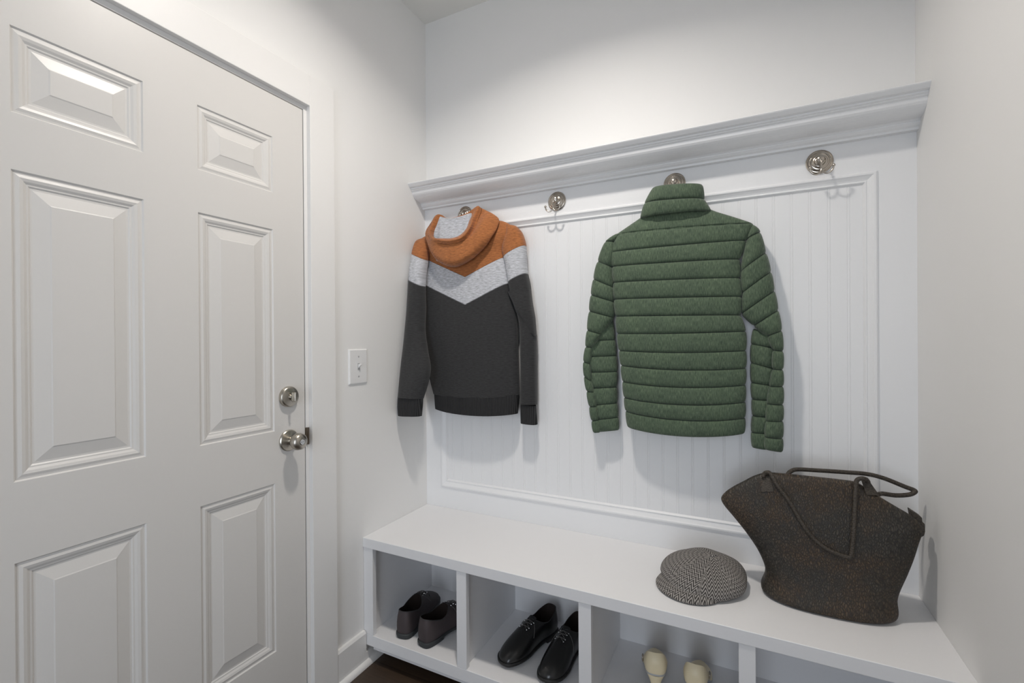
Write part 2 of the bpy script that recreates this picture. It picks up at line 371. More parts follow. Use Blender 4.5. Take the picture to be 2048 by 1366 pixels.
# ---------------------------------------------------------------- crown shelf
sh = empty('wall_shelf', (W / 2, 0.0, 1.90)); tag(sh, 'long white shelf with crown moulding above the coat hooks', 'shelf')
MB().prism([(0.012, 1.942), (-0.108, 1.942), (-0.114, 1.944), (-0.1225, 1.9535), (-0.1243, 1.9565), (-0.1225, 1.959), (0.012, 1.959)], 'x', 0.0, W).build('shelf_board', M['trim'], sh)
cv = [(0.0, 1.942), (-0.104, 1.942), (-0.104, 1.936), (-0.100, 1.934), (-0.100, 1.931), (-0.0955, 1.928)]
for i in range(9):
    a = i / 8 * math.pi / 2 * 0.86 + 0.12
    cv.append((-0.0955 + 0.066 * (1 - math.cos(a)) , 1.928 - 0.036 * math.sin(a)))
cv += [(-0.030, 1.888), (-0.031, 1.884), (-0.026, 1.878), (-0.020, 1.874), (-0.019, 1.867), (0.0, 1.867)]
MB().prism(cv, 'x', 0.0, W).build('crown_moulding', M['trim'], sh)

# ---------------------------------------------------------------- storage bench with four cubbies
BT, BU, BD = 0.492, 0.4545, -0.409
bench = empty('storage_bench', (W / 2, -0.2, 0)); tag(bench, 'built-in white bench with open shoe cubbies below the coat hooks', 'bench')
MB().box((0, BD - 0.003, BU), (W, 0.0, BT)).build('bench_top', M['bench'], bench, uv='xy', bevel=0.0015)
MB().box((0.001, BD, 0.075), (W - 0.001, 0.0, 0.118)).build('bottom_shelf', M['bench'], bench, uv='xy', bevel=0.0015)
MB().box((0.03, BD + 0.02, 0.05), (W - 0.03, BD + 0.04, 0.075)).build('support_rail', M['bench'], bench)
for a, b in ((0.4315, 0.4715), (0.8765, 0.9165), (1.3185, 1.3585)):
    c_ = (a + b) / 2
    MB().box((a, BD, 0.118), (b, BD + 0.019, BU)).box((c_ - 0.010, BD + 0.019, 0.118), (c_ + 0.010, 0.0, BU)).build('divider', M['bench'], bench, bevel=0.001)
for s_ in (0, 1):
    f_ = (lambda v: v) if s_ == 0 else (lambda v: W - v)
    MB().box((f_(0.001), BD, 0.118), (f_(0.047), BD + 0.019, BU)).box((f_(0.001), BD + 0.019, 0.118), (f_(0.028), 0.0, BU)).build('end_panel', M['bench'], bench, bevel=0.001)
MB().box((0.028, -0.006, 0.118), (W - 0.028, 0.0, BU)).build('back_panel', M['bench'], bench)

# ---------------------------------------------------------------- coat hooks
def make_hook(x, z, label):
    h = empty('coat_hook', (x, 0, z)); tag(h, label, 'coat hook', 'nickel coat hooks under the shelf')
    MB().lathe([(0.0360, 0.0), (0.0378, 0.0015), (0.0378, 0.0035), (0.0350, 0.0055), (0.0335, 0.0045), (0.0315, 0.0050), (0.0290, 0.0085), (0.0265, 0.0095), (0.0250, 0.0080), (0.0225, 0.0085), (0.0195, 0.0120), (0.0160, 0.0130), (0.0135, 0.0115), (0.0100, 0.0130), (0.0070, 0.0170), (0.0065, 0.0200), (0.0095, 0.0230), (0.0110, 0.0275), (0.0095, 0.0320), (0.005, 0.0345), (0, 0.0350)], (x, 0, z), '-y', 56).build('rosette', M['nickel'], h)
    a = MB(); a.tube([(x, -0.032, z - 0.002), (x, -0.043, z - 0.010), (x, -0.045, z - 0.022), (x, -0.045, z - 0.040)], 0.0026); a.ball((x, -0.042, z - 0.010), 0.0046)
    a.build('stem', M['nickel'], h)
    for s_ in (-1, 1):
        p = MB(); p.tube([(x, -0.045, z - 0.036), (x + s_*0.003, -0.046, z - 0.044), (x + s_*0.011, -0.047, z - 0.051), (x + s_*0.021, -0.049, z - 0.050), (x + s_*0.0285, -0.050, z - 0.042), (x + s_*0.0305, -0.051, z - 0.034)], 0.0027)
        p.ball((x + s_*0.0308, -0.051, z - 0.031), 0.0048); p.build('prong', M['nickel'], h)
HZ = 1.819
make_hook(0.222, HZ, 'nickel coat hook mostly hidden behind the orange hood')
make_hook(0.660, HZ, 'empty nickel double coat hook between the hoodie and the green jacket')
make_hook(1.113, HZ, 'nickel coat hook that the green quilted jacket hangs from')
make_hook(1.553, HZ, 'empty nickel double coat hook right of the green jacket')

# recessed ceiling lamp
rl = empty('recessed_ceiling_light', (LAMP[0], LAMP[1], H)); tag(rl, 'round white recessed ceiling light over the bench', 'ceiling light')
MB().lathe([(0.068, -0.001), (0.072, -0.010), (0.090, -0.008), (0.094, 0.0), (0.068, 0.0)], (LAMP[0], LAMP[1], H), 'z').build('trim_ring', M['plastic'], rl)
MB().lathe([(0.066, -0.002), (0.0, -0.002)], (LAMP[0], LAMP[1], H), 'z').build('lens', M['lens'], rl)

# ---------------------------------------------------------------- garments
def garment(L, R, yc, hd, k=1.0, o=(0, 0), sub=6, n=56, p=2.6, puff=None, side=0.004, wr=0.0, wf=(40, 12), mb=None, close=True, smoothlv=True, seed=0, sag=None):
    """closed sleeve of cloth: L/R = left and right edges of each level read off the photo crop (origin o, zoom k), mid-plane depth yc, half thickness hd"""
    nl = len(L)
    ycs = yc if isinstance(yc, (list, tuple)) else [yc] * nl
    hds = hd if isinstance(hd, (list, tuple)) else [hd] * nl
    lw = [un(o[0] + a[0]/k, o[1] + a[1]/k, y) for a, y in zip(L, ycs)]
    rw = [un(o[0] + a[0]/k, o[1] + a[1]/k, y) for a, y in zip(R, ycs)]
    def lin(v): 
        out = []
        for i in range(len(v) - 1):
            for q in range(sub): out.append(v[i] + (v[i+1] - v[i]) * (q / sub))
        return out + [v[-1]]
    if smoothlv: lw, rw, ycs, hds = cr(lw, sub), cr(rw, sub), crs(ycs, sub), crs(hds, sub)
    else: lw, rw, ycs, hds = lin(lw), lin(rw), lin(ycs), lin(hds)
    sg_ = crs(sag if sag else [0] * nl, sub); rings = []; ph = []
    for i in range(len(lw)):
        s_ = (i % sub) / sub
        if i == len(lw) - 1: s_ = 1.0
        c_ = (lw[i] + rw[i]) / 2; h_ = (rw[i] - lw[i]) / 2; hl = max(h_.length, 1e-4)
        pf = 0
        if puff: pf = math.sqrt(max(0, 1 - (2*s_ - 1)**2)) ** 0.8
        hh = hds[i] + (puff or 0) * (pf - 1) if puff else hds[i]
        hv = h_ * (1 + (side * (pf - 0.7) / hl if puff else 0))
        ring = []
        for j in range(n):
            t = 2*math.pi*j/n; U = sg(math.cos(t), 2/p); V = sg(math.sin(t), 2/p)
            P = c_ + hv * U; y = ycs[i] - hh * V
            if wr:
                q = Vector((P.x*wf[0] + seed, P.z*wf[1], seed*3.1 + (5 if V < 0 else 0)))
                y += wr * noise.noise(q) * (abs(V) + .3) * (0.3 + 0.7*pf if puff else 1)
            y = min(y, -0.001)
            ring.append(Vector((P.x, y, P.z - sg_[i] * max(0, 1 - U * U) * (1 if V > 0 else 0.5))))
        rings.append(ring); ph += [s_] * n
    if close:
        ph += [0.5] * (2 * n)
        for fct, dz in ((0.9, 0.001), (0.6, 0.012)):
            last = rings[-1] if fct == 0.9 else rings[-2]
            c_ = sum(last, Vector()) / n
            rings.append([c_ + (q - c_) * fct + Vector((0, 0, dz)) for q in last])
    mb = mb or MB(); mb.ph = getattr(mb, 'ph', []) + (ph if puff else [0.5] * len(ph)); mb.loft(rings, cap1=close, cap0=False); return mb

# hooded sweatshirt ------------------------------------------------
K3, O3 = 2.7325, (780, 380)
hood_root = empty('hooded_sweatshirt', (0.35, -0.05, 0.95))
tag(hood_root, 'pullover hoodie with orange yoke, grey chevron and charcoal body on the leftmost hook', 'hoodie')
L = [(330,240),(240,238),(165,275),(166,330),(172,390),(160,450),(163,530),(162,600),(174,700),(187,800),(214,990),(243,1112)]
R = [(500,200),(600,168),(672,205),(655,255),(622,325),(632,400),(650,490),(664,590),(688,680),(695,780),(700,950),(707,1118)]
hd = [0.012,0.02,0.030,0.036,0.038,0.04,0.042,0.043,0.043,0.043,0.042,0.042]
garment(L, R, [-0.040,-0.040,-0.046]+[-0.052]*9, hd, K3, O3, sub=8, wr=0.005, wf=(9, 5), close=True, seed=2, sag=[0]*8+[.003,.006,.010,.014]).build('torso', M['chev'], hood_root)
garment([(246,1108),(249,1150),(252,1192)], [(704,1114),(701,1170),(696,1222)], -0.052, [0.041,0.042,0.039], K3, O3, sub=6, wr=0.002, sag=[.014,.015,.016]).build('hem_band', M['rib'], hood_root)
# left sleeve
L = [(185,262),(150,280),(130,328),(122,380),(113,460),(110,560),(104,660),(95,750),(80,880),(62,1010),(50,1132)]
R = [(235,285),(215,310),(205,350),(200,390),(190,450),(186,540),(184,620),(186,760),(200,880),(216,998),(178,1140)]
def off_wall(pts, gap, k=K3, o=O3):
    out = []
    for a, b in pts:
        d = FW + RT * ((o[0] + a/k - 1024) / FPX) - UP * ((o[1] + b/k - 683) / FPX)
        out.append(min(-0.05, CAM.y + d.y * (gap - CAM.x) / d.x))
    return out
ysl = off_wall(L, 0.012)
for i in range(len(ysl) - 2, -1, -1): ysl[i] = max(ysl[i], ysl[i+1])
sl = garment(L, R, ysl, [0.012,0.024,0.03,0.033,0.035,0.036,0.036,0.035,0.034,0.033,0.030], K3, O3, sub=8, wr=0.006, wf=(12, 9), seed=7).build('sleeve', M['chev'], hood_root)
garment([(49,1130),(48,1180),(50,1232)], [(176,1136),(173,1185),(169,1236)], [ysl[-1]] * 3, [0.026,0.027,0.025], K3, O3, wr=0.001).build('cuff', M['rib'], sl)
# right sleeve : upper arm drapes over the forearm
L = [(640,195),(640,235),(618,325),(634,400),(652,490),(668,580),(690,650),(706,700),(716,800),(716,900),(717,1000),(717,1168)]
R = [(690,198),(718,232),(738,290),(742,340),(747,440),(762,510),(772,600),(785,690),(795,790),(797,900),(798,1030),(800,1172)]
sr = garment(L, R, -0.046, [0.02,0.03,0.036,0.038,0.039,0.038,0.036,0.032,0.029,0.028,0.027,0.027], K3, O3, sub=8, wr=0.006, wf=(12, 9), seed=17)
garment([(650,560),(690,640),(722,700),(765,760)], [(765,540),(775,620),(789,700),(797,800)], -0.052, [0.034,0.036,0.032,0.02], K3, O3, sub=8, mb=sr)
sr = sr.build('sleeve', M['chev'], hood_root)
garment([(717,1168),(717,1220),(718,1272)], [(795,1178),(799,1230),(803,1282)], -0.046, [0.024,0.025,0.024], K3, O3, wr=0.001).build('cuff', M['rib'], sr)
# armhole seams
# hood: loft of rings around the neck opening
K5, O5 = 5.465, (820, 390)
def hring(pts): return [un(O5[0] + a/K5, O5[1] + b/K5, y) for a, b, y in pts]
HR = [
 hring([(322,250,-.078),(268,400,-.085),(268,466,-.112),(350,474,-.128),(450,474,-.133),(540,444,-.128),(612,375,-.112),(648,285,-.095),(672,200,-.080),(565,228,-.074),(430,258,-.072),(352,240,-.074)]),
 hring([(290,228,-.078),(228,372,-.108),(236,456,-.140),(340,492,-.162),(450,494,-.168),(562,458,-.163),(652,360,-.140),(690,240,-.112),(738,122,-.085),(640,190,-.070),(430,260,-.067),(348,219,-.072)]),
 hring([(262,245,-.072),(200,385,-.100),(232,505,-.138),(345,534,-.151),(475,538,-.155),(600,488,-.146),(672,420,-.122),(742,270,-.094),(782,145,-.070),(680,205,-.064),(430,285,-.064),(310,240,-.068)]),
 hring([(240,290,-.068),(180,400,-.098),(240,548,-.136),(350,575,-.150),(480,580,-.154),(620,520,-.147),(700,440,-.134),(795,300,-.114),(835,170,-.070),(700,240,-.062),(430,300,-.062),(280,270,-.064)]),
 hring([(205,340,-.062),(168,440,-.100),(248,640,-.135),(350,712,-.153),(480,735,-.158),(605,680,-.153),(715,580,-.142),(835,400,-.122),(905,205,-.068),(740,300,-.060),(430,340,-.060),(240,330,-.060)]),
 hring([(190,375,-.056),(176,470,-.088),(262,672,-.105),(350,752,-.115),(480,790,-.118),(612,745,-.115),(742,650,-.110),(895,460,-.102),(972,262,-.058),(760,340,-.058),(430,380,-.058),(225,370,-.056)]),
 hring([(215,400,-.050),(205,470,-.070),(285,650,-.082),(360,715,-.085),(480,750,-.086),(600,710,-.086),(715,620,-.082),(850,450,-.075),(920,290,-.050),(740,380,-.056),(430,400,-.056),(245,390,-.052)]),
]
cols_ = [cr([r[j] for r in HR], 6) for j in range(12)]
rings = [cr([c_[i] for c_ in cols_], 6, closed=True) for i in range(len(cols_[0]))]
for i, r in enumerate(rings):
    for j, p_ in enumerate(r):
        if p_.y < -0.03: p_.y += 0.005 * noise.noise(Vector((p_.x * 14, p_.z * 22, 3.3))) 
hd_ = MB(); hd_.loft(rings)
ho = hd_.build('hood', M['orange'], hood_root)
inner = rings[0]; c_ = sum(inner, Vector()) / len(inner)
lin_r = [inner]
for f_, dz, dy in ((0.985, -0.012, 0.0), (0.97, -0.04, 0.0), (0.95, -0.075, 0.0), (0.90, -0.10, 0.0)):
    lin_r.append([Vector((c_.x + (p_.x - c_.x) * f_, min(-0.07 + dz * 0.22, c_.y + (p_.y - c_.y) * f_ + dy), p_.z + dz * (1 if p_.y < -0.06 else 1.3))) for p_ in inner])
lb = MB(); lb.loft(lin_r, cap1=True); lb.build('hood_lining', M['lining'], ho)
# stitched seam round the rim band
sm2 = MB(); sm2.tube(cr(HR[2], 6, closed=True)[3:50], 0.0011, n=6, sub=1); sm2.build('rim_seam', mat('dark_orange_thread', (0.14, 0.045, 0.012), 0.9), ho)

# quilted jacket ------------------------------------------------
K4, O4 = 2.277, (1140, 330)
jk = empty('puffer_jacket', (1.15, -0.05, 0.95)); tag(jk, 'green horizontally quilted jacket with high collar hanging back side out', 'jacket')
L = [(330,240),(218,318),(182,400),(192,465),(198,537),(201,613),(208,690),(214,768),(223,845),(232,912),(239,985),(246,1057),(253,1118),(262,1192)]
R = [(640,206),(838,268),(805,345),(775,430),(776,515),(784,600),(778,684),(803,757),(803,845),(803,925),(801,1000),(800,1078),(799,1150),(796,1222)]
hd = [0.022,0.036,0.040,0.042,0.044,0.045,0.046,0.047,0.047,0.047,0.047,0.047,0.046,0.044]
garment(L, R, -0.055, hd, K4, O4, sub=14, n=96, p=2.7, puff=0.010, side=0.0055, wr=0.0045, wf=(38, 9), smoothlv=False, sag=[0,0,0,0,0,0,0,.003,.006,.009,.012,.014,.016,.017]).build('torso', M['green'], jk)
# yoke piece closing the shoulders up to the collar
garment([(345,225),(318,246),(205,322)], [(630,200),(660,212),(848,282)], -0.048, [0.03,0.034,0.036], K4, O4, sub=10, n=72, p=2.6, wr=0.002, close=False).build('shoulder_yoke', M['green'], jk)
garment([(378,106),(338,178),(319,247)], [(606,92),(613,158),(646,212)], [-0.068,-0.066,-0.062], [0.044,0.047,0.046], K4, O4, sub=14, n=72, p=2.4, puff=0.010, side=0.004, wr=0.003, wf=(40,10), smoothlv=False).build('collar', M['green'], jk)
# sleeves: inner forearm panel behind, outer panel in front
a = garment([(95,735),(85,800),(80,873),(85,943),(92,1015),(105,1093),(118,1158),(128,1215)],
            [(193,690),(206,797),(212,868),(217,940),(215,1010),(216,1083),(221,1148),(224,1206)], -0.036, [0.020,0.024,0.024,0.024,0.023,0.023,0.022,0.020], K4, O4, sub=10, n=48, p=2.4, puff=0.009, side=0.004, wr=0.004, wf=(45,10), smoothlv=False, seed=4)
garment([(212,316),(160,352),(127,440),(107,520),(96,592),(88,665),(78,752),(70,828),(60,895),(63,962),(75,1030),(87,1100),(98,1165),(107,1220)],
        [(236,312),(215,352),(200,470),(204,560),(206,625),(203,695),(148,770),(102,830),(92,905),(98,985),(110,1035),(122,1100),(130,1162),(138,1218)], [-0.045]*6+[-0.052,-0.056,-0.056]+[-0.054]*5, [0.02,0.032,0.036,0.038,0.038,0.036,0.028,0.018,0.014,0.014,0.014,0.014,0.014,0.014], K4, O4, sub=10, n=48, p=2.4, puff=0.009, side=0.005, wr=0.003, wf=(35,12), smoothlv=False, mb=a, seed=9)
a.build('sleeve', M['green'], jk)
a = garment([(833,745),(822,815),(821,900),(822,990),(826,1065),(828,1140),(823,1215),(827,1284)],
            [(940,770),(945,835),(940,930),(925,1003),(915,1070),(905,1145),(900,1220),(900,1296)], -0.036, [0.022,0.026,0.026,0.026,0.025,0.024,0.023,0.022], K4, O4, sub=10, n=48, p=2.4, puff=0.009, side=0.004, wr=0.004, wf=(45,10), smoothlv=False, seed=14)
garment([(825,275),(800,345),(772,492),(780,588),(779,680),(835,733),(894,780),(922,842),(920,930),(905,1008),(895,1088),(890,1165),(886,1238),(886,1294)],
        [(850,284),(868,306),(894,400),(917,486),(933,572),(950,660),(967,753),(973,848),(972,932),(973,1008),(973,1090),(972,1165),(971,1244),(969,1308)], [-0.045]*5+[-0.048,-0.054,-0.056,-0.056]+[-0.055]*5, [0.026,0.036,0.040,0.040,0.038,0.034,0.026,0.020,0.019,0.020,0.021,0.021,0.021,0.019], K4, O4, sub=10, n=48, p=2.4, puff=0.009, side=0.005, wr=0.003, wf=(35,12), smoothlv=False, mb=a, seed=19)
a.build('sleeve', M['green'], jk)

# ---------------------------------------------------------------- tote bag
bag = empty('tote_bag', (1.54, -0.17, BT)); tag(bag, 'dark brown pebbled leather tote bag at the right end of the bench', 'bag')
BYC = -0.165
prof_b = [ # z, x left, x right, half depth
 (0.4925,1.392,1.690,0.078),(0.500,1.380,1.703,0.088),(0.515,1.378,1.707,0.088),(0.545,1.388,1.705,0.078),(0.575,1.386,1.712,0.072),(0.620,1.366,1.728,0.066),(0.665,1.335,1.742,0.060),(0.705,1.302,1.752,0.054),(0.735,1.276,1.760,0.048),(0.755,1.268,1.757,0.042),(0.775,1.280,1.738,0.037),(0.795,1.302,1.705,0.032),(0.815,1.330,1.672,0.027),(0.835,1.358,1.642,0.022),(0.848,1.385,1.622,0.016),(0.852,1.400,1.610,0.008)]
def bag_hd(z):
    for a_, b_ in zip(prof_b, prof_b[1:]):
        if a_[0] <= z <= b_[0]: t_ = (z - a_[0]) / (b_[0] - a_[0]); return a_[3] + (b_[3] - a_[3]) * t_
    return 0.02
rows_ = cr([(a_[0], a_[1], a_[2]) for a_ in prof_b], 6); hds_ = crs([a_[3] for a_ in prof_b], 6)
rings = []
for q_, h_ in zip(rows_, hds_):
    z_, xl, xr = q_; c_ = (xl + xr) / 2; w_ = (xr - xl) / 2; rg = []
    for j in range(88):
        t_ = 2 * math.pi * j / 88; pw = 2/2.5
        rg.append(Vector((c_ + w_ * sg(math.cos(t_), pw), BYC - h_ * sg(math.sin(t_), pw), z_)))
    rings.append(rg)
bb_ = MB(); bb_.loft(rings, cap0=True, cap1=True)
bb_.build('body', M['leather'], bag)
KB, OB = 2.9306, (1280, 900)
def onbag(a_, b_, off):
    y = -0.22
    for _ in range(4):
        p_ = un(OB[0] + a_/KB, OB[1] + b_/KB, y)
        for q0, q1 in zip(prof_b, prof_b[1:]):
            if q0[0] <= p_.z <= q1[0]: break
        f_ = min(1, max(0, (p_.z - q0[0]) / (q1[0] - q0[0]))); xl = q0[1] + (q1[1] - q0[1]) * f_; xr = q0[2] + (q1[2] - q0[2]) * f_
        u_ = min(0.98, abs((p_.x - (xl + xr) / 2) / ((xr - xl) / 2)))
        y = BYC - (q0[3] + (q1[3] - q0[3]) * f_) * (1 - u_ ** 2.5) ** 0.4 - off
    return un(OB[0] + a_/KB, OB[1] + b_/KB, y)
hp = [(722,160,.006),(728,140,.010),(745,131,.014),(765,140,.016),(800,200,.010),(880,310,.006),(950,430,.005),(1010,510,.004),(1080,570,.004),(1150,605,.004),(1215,627,.004),(1238,610,.004),(1250,500,.005),(1258,350,.006),(1264,220,.009),(1272,178,.014),(1300,166,.016),(1325,172,.012),(1338,190,.008)]
hm = MB(); hm.tube([onbag(*q_) for q_ in hp], 0.0058, n=12, sub=8); hm.build('front_handle', M['strap'], bag)
hp = [(862,150,-.145),(880,128,-.135),(920,114,-.12),(1030,119,-.105),(1200,130,-.095),(1330,141,-.09),(1430,166,-.085),(1550,214,-.08),(1607,236,-.08),(1608,248,-.085),(1575,262,-.09),(1500,266,-.10),(1420,256,-.12),(1395,262,-.14)]
hm = MB(); hm.tube([un(OB[0] + a_/KB, OB[1] + b_/KB, y_) for a_, b_, y_ in hp], 0.0062, n=12, sub=8); hm.build('back_handle', M['strap'], bag)
for quad in ([(722,152),(762,150),(786,245),(706,246)], [(1296,176),(1340,176),(1405,268),(1326,264)]):
    tb = MB(); f_ = [onbag(a_, b_, 0.0035) for a_, b_ in quad]; bk = [onbag(a_, b_, -0.004) for a_, b_ in quad]
    tb.add(f_ + bk, [(0,1,2,3), (7,6,5,4), (0,4,5,1), (1,5,6,2), (2,6,7,3), (3,7,4,0)]); tb.build('handle_tab', M['strap'], bag, bevel=0.0015)
tb = MB(); f_ = [un(OB[0] + a_/KB, OB[1] + b_/KB, -0.150) for a_, b_ in ((1585,352),(1655,398),(1657,428),(1672,434),(1673,480),(1668,503),(1640,520),(1600,440))]
tb.loft([f_, [p_ + Vector((0, 0.03, 0)) for p_ in f_]], cap0=True, cap1=True, smooth=False); tb.build('side_flap', M['strap'], bag, bevel=0.003)

# ---------------------------------------------------------------- flat cap
cp = empty('newsboy_cap', (1.215, -0.2, BT)); tag(cp, 'grey herringbone newsboy cap lying on the bench left of the bag', 'cap')
lv = [(0.104, 0.4945), (0.116, 0.4985), (0.125, 0.508), (0.127, 0.520), (0.120, 0.535), (0.104, 0.549), (0.081, 0.560), (0.056, 0.568), (0.032, 0.572), (0.012, 0.572), (0.001, 0.5715)]
c0, c1 = Vector((1.214, -0.198, 0)), Vector((1.246, -0.178, 0)); NA = 96
rings = []; uvs = []; arc = [0]; rr_ = crs([a_[0] for a_ in lv], 5); zz_ = crs([a_[1] for a_ in lv], 5)
for i in range(1, len(rr_)): arc.append(arc[-1] + math.hypot(rr_[i] - rr_[i-1], zz_[i] - zz_[i-1]))
for i, (r_, z_) in enumerate(zip(rr_, zz_)):
    t_ = i / (len(rr_) - 1); c_ = c0.lerp(c1, max(0, t_ - .25) / .75); rg = []
    for j in range(NA + 1):
        a_ = 2 * math.pi * j / NA; sct = (a_ / (2*math.pi) * 8) % 1
        pil = 1 + 0.018 * math.sin(math.pi * sct) * (1 if r_ > .02 else 0) - 0.009
        wob = 1 + 0.05 * noise.noise(Vector((math.cos(a_) * 1.5, math.sin(a_) * 1.5, z_ * 12)))
        back = math.cos(a_ - math.radians(120))
        zz = z_ + (0.006 * back + 0.008 * noise.noise(Vector((math.cos(a_) * 1.2 + 4, math.sin(a_) * 1.2, 0)))) * max(0, math.sin(math.pi * min(1, t_ * 1.1)))
        rg.append(c_ + Vector((r_ * 1.0 * pil * wob * math.cos(a_), r_ * 0.97 * pil * wob * math.sin(a_), zz)))
        uvs.append(((sct - 0.5) * (2*math.pi/8) * r_, arc[-1] - arc[i] if False else arc[i]))
    rings.append(rg)
cm = MB(); cm.loft(rings, closed=False); cm.build('crown', M['tweed'], cp, uvs=uvs)
bt = MB(); bt.lathe([(0.0085, -0.002), (0.0088, 0.001), (0.007, 0.0035), (0.0, 0.0045)], (c1.x, c1.y, 0.574), 'z', 20); bt.build('top_button', M['tweed'], cp, uv='xy')
brm = MB(); uvs = []; rows_b = []
for layer in range(7):
    row = []
    for j in range(41):
        s_ = j / 40; a_ = math.radians(180 + s_ * 120); ext = 0.043 * math.sin(math.pi * s_) ** 0.85
        rin = 0.100; rout = 0.112 + ext * 1.18
        top = [(rin, .519), (rin + (rout-rin)*.6, .513), (rout - .003, .503), (rout, .4985), (rout - .003, .4945), (rin + (rout-rin)*.5, .500), (rin, .508)][layer]
        droop = 0.0
        row.append(c0 + Vector((top[0] * math.cos(a_), top[0] * math.sin(a_), top[1])))
        uvs.append((s_ * 0.3, top[0] + top[1] * .3))
    rows_b.append(row)
brm.loft(rows_b, closed=False); brm.build('brim', M['tweed'], cp, uvs=uvs)

# ---------------------------------------------------------------- lace-up shoes
def make_shoe(name, x, y, ang, mirror, label, group, um, sm_, lm, Ls=0.285, heel_h=0.012, dark_lace=False):
    """derby shoe; local +X points to the toe, the heel centre is the origin"""
    root = empty(name, (x, y, 0.118), ang); tag(root, label, 'shoe', group); base = Matrix.LocRotScale(Vector((x, y, 0.118)), root.rotation_euler, None)
    def T(p_): return base @ Vector((p_[0], p_[1] * (-1 if mirror else 1), p_[2]))
    k_ = Ls / 0.285
    #        heel      ....                          toe                       ....
    foot = [(-.030,0),(-.022,.026),(.02,.034),(.07,.033),(.125,.040),(.18,.050),(.225,.044),(.250,.022),(.256,-.002),(.248,-.024),(.215,-.040),(.17,-.044),(.12,-.036),(.07,-.031),(.02,-.034),(-.022,-.024)]
    topr = [(-.026,0,.102),(-.018,.021,.101),(.012,.033,.090),(.045,.036,.080),(.072,.033,.086),(.092,.021,.098),(.100,.010,.103),(.103,.004,.104),(.104,0,.104),(.103,-.004,.104),(.100,-.010,.103),(.092,-.021,.098),(.072,-.033,.086),(.045,-.036,.080),(.012,-.033,.090),(-.018,-.021,.101)]
    ctl =  [(-.036,0,.055),(-.027,.030,.055),(.02,.041,.06),(.07,.041,.06),(.118,.044,.07),(.165,.046,.062),(.215,.046,.050),(.250,.030,.046),(.262,0,.046),(.248,-.030,.046),(.205,-.044,.050),(.160,-.044,.062),(.115,-.042,.07),(.07,-.040,.06),(.02,-.041,.06),(-.027,-.029,.055)]
    z0 = 0.020; rings = []; loc = []
    for i in range(13):
        t_ = i / 12; rg = []
        for f_, c_, p_ in zip(foot, ctl, topr):
            a_ = Vector((f_[0], f_[1], z0)); b_ = Vector(c_); d_ = Vector(p_)
            rg.append(a_ * (1-t_)**2 + b_ * 2*t_*(1-t_) + d_ * t_*t_)
        rg = cr(rg, 5, closed=True); loc += rg; rings.append([T(v_ * k_) for v_ in rg])
    u_ = MB(); u_.loft(rings, cap0=True)
    top = [T(Vector(v_) * k_) for v_ in cr(topr, 5, closed=True)]
    cc = sum(top, Vector()) / len(top)
    lip = [p_ + (cc - p_).normalized() * 0.0025 + Vector((0, 0, 0.001)) for p_ in top]
    u_.loft([top, lip])
    uo = u_.build('upper', um, root)
    inn = [lip]
    for f_, dz in ((0.96, -.02), (0.9, -.045), (0.7, -.06)):
        inn.append([Vector((cc.x + (p_.x - cc.x) * f_, cc.y + (p_.y - cc.y) * f_, p_.z + dz)) for p_ in lip])
    MB().loft(inn, cap1=True).build('inner_lining', M['inner'], uo)
    MB().tube(top + [top[0]], 0.0012, n=6, sub=1).build('collar_piping', sm_, uo)
    # sole, welt and heel block
    def outl(off, xs=None):
        fs = cr([(a_, b_, 0) for a_, b_ in foot], 5, closed=True); cen = Vector((.11, 0, 0)); out = []
        for i, p_ in enumerate(fs):
            tg = fs[(i + 1) % len(fs)] - fs[i - 1]; nr = Vector((tg.y, -tg.x, 0)).normalized()
            if nr.dot(p_ - cen) < 0: nr = -nr
            out.append(p_ + nr * off)
        return out
    so = MB(); so.loft([[T((p_ + Vector((0, 0, z_))) * k_) for p_ in outl(o_)] for o_, z_ in ((0.002, 0.010), (0.0048, 0.0115), (0.0052, 0.0175), (0.003, 0.0205), (-0.004, 0.0215))], cap0=True, cap1=True)
    so = so.build('sole', sm_, root)
    hb = []; ref = outl(0)
    sel = sorted([i for i, p_ in enumerate(ref) if p_.x < 0.052], key=lambda i: math.atan2(ref[i].y, ref[i].x - 0.03))
    for z_, o_ in ((0.0003, 0.001), (0.010, 0.003), (0.0125, 0.003)):
        ol = outl(o_); hb.append([T((ol[i] + Vector((0, 0, z_))) * k_) for i in sel])
    MB().loft(hb, cap0=True, cap1=True, smooth=False).build('heel', sm_, so)
    # ball of the sole touching the shelf
    bs = []
    sel = sorted([i for i, p_ in enumerate(ref) if p_.x > 0.11], key=lambda i: math.atan2(ref[i].y, ref[i].x - 0.18))
    for z_, o_ in ((0.0003, -0.012), (0.004, -0.004), (0.0115, 0.0)):
        ol = outl(o_); bs.append([T((ol[i] + Vector((0, 0, z_))) * k_) for i in sel])
    MB().loft(bs, cap0=True, cap1=True).build('forefoot_sole', sm_, so)
    # tongue, facings, laces
    MB().loft([[T(Vector((.098 - .002, s_ * .020, .098)) * k_), T(Vector((.101, s_ * .013, .104)) * k_), T(Vector((.104, 0, .107)) * k_)] if False else
               [T(Vector((x_, w_ * math.sin(q_), z_ + .006 * math.cos(q_))) * k_) for q_ in [(-1 + 2*h_/8) * 1.4 for h_ in range(9)]] for s_, x_, w_, z_ in ((1,.092,.016,.104),(1,.104,.017,.097),(1,.122,.016,.086),(1,.145,.014,.072))], closed=False).build('tongue', um, root)
    def surf(xl, yl):       # height of the vamp at a point beside the throat
        near = sorted(loc, key=lambda q_: (q_.x - xl)**2 + (q_.y - yl)**2)[:4]
        return sum(q_.z for q_ in near) / 4 + 0.0022
    la = MB(); rows_l = [0.109, 0.122, 0.135, 0.148]
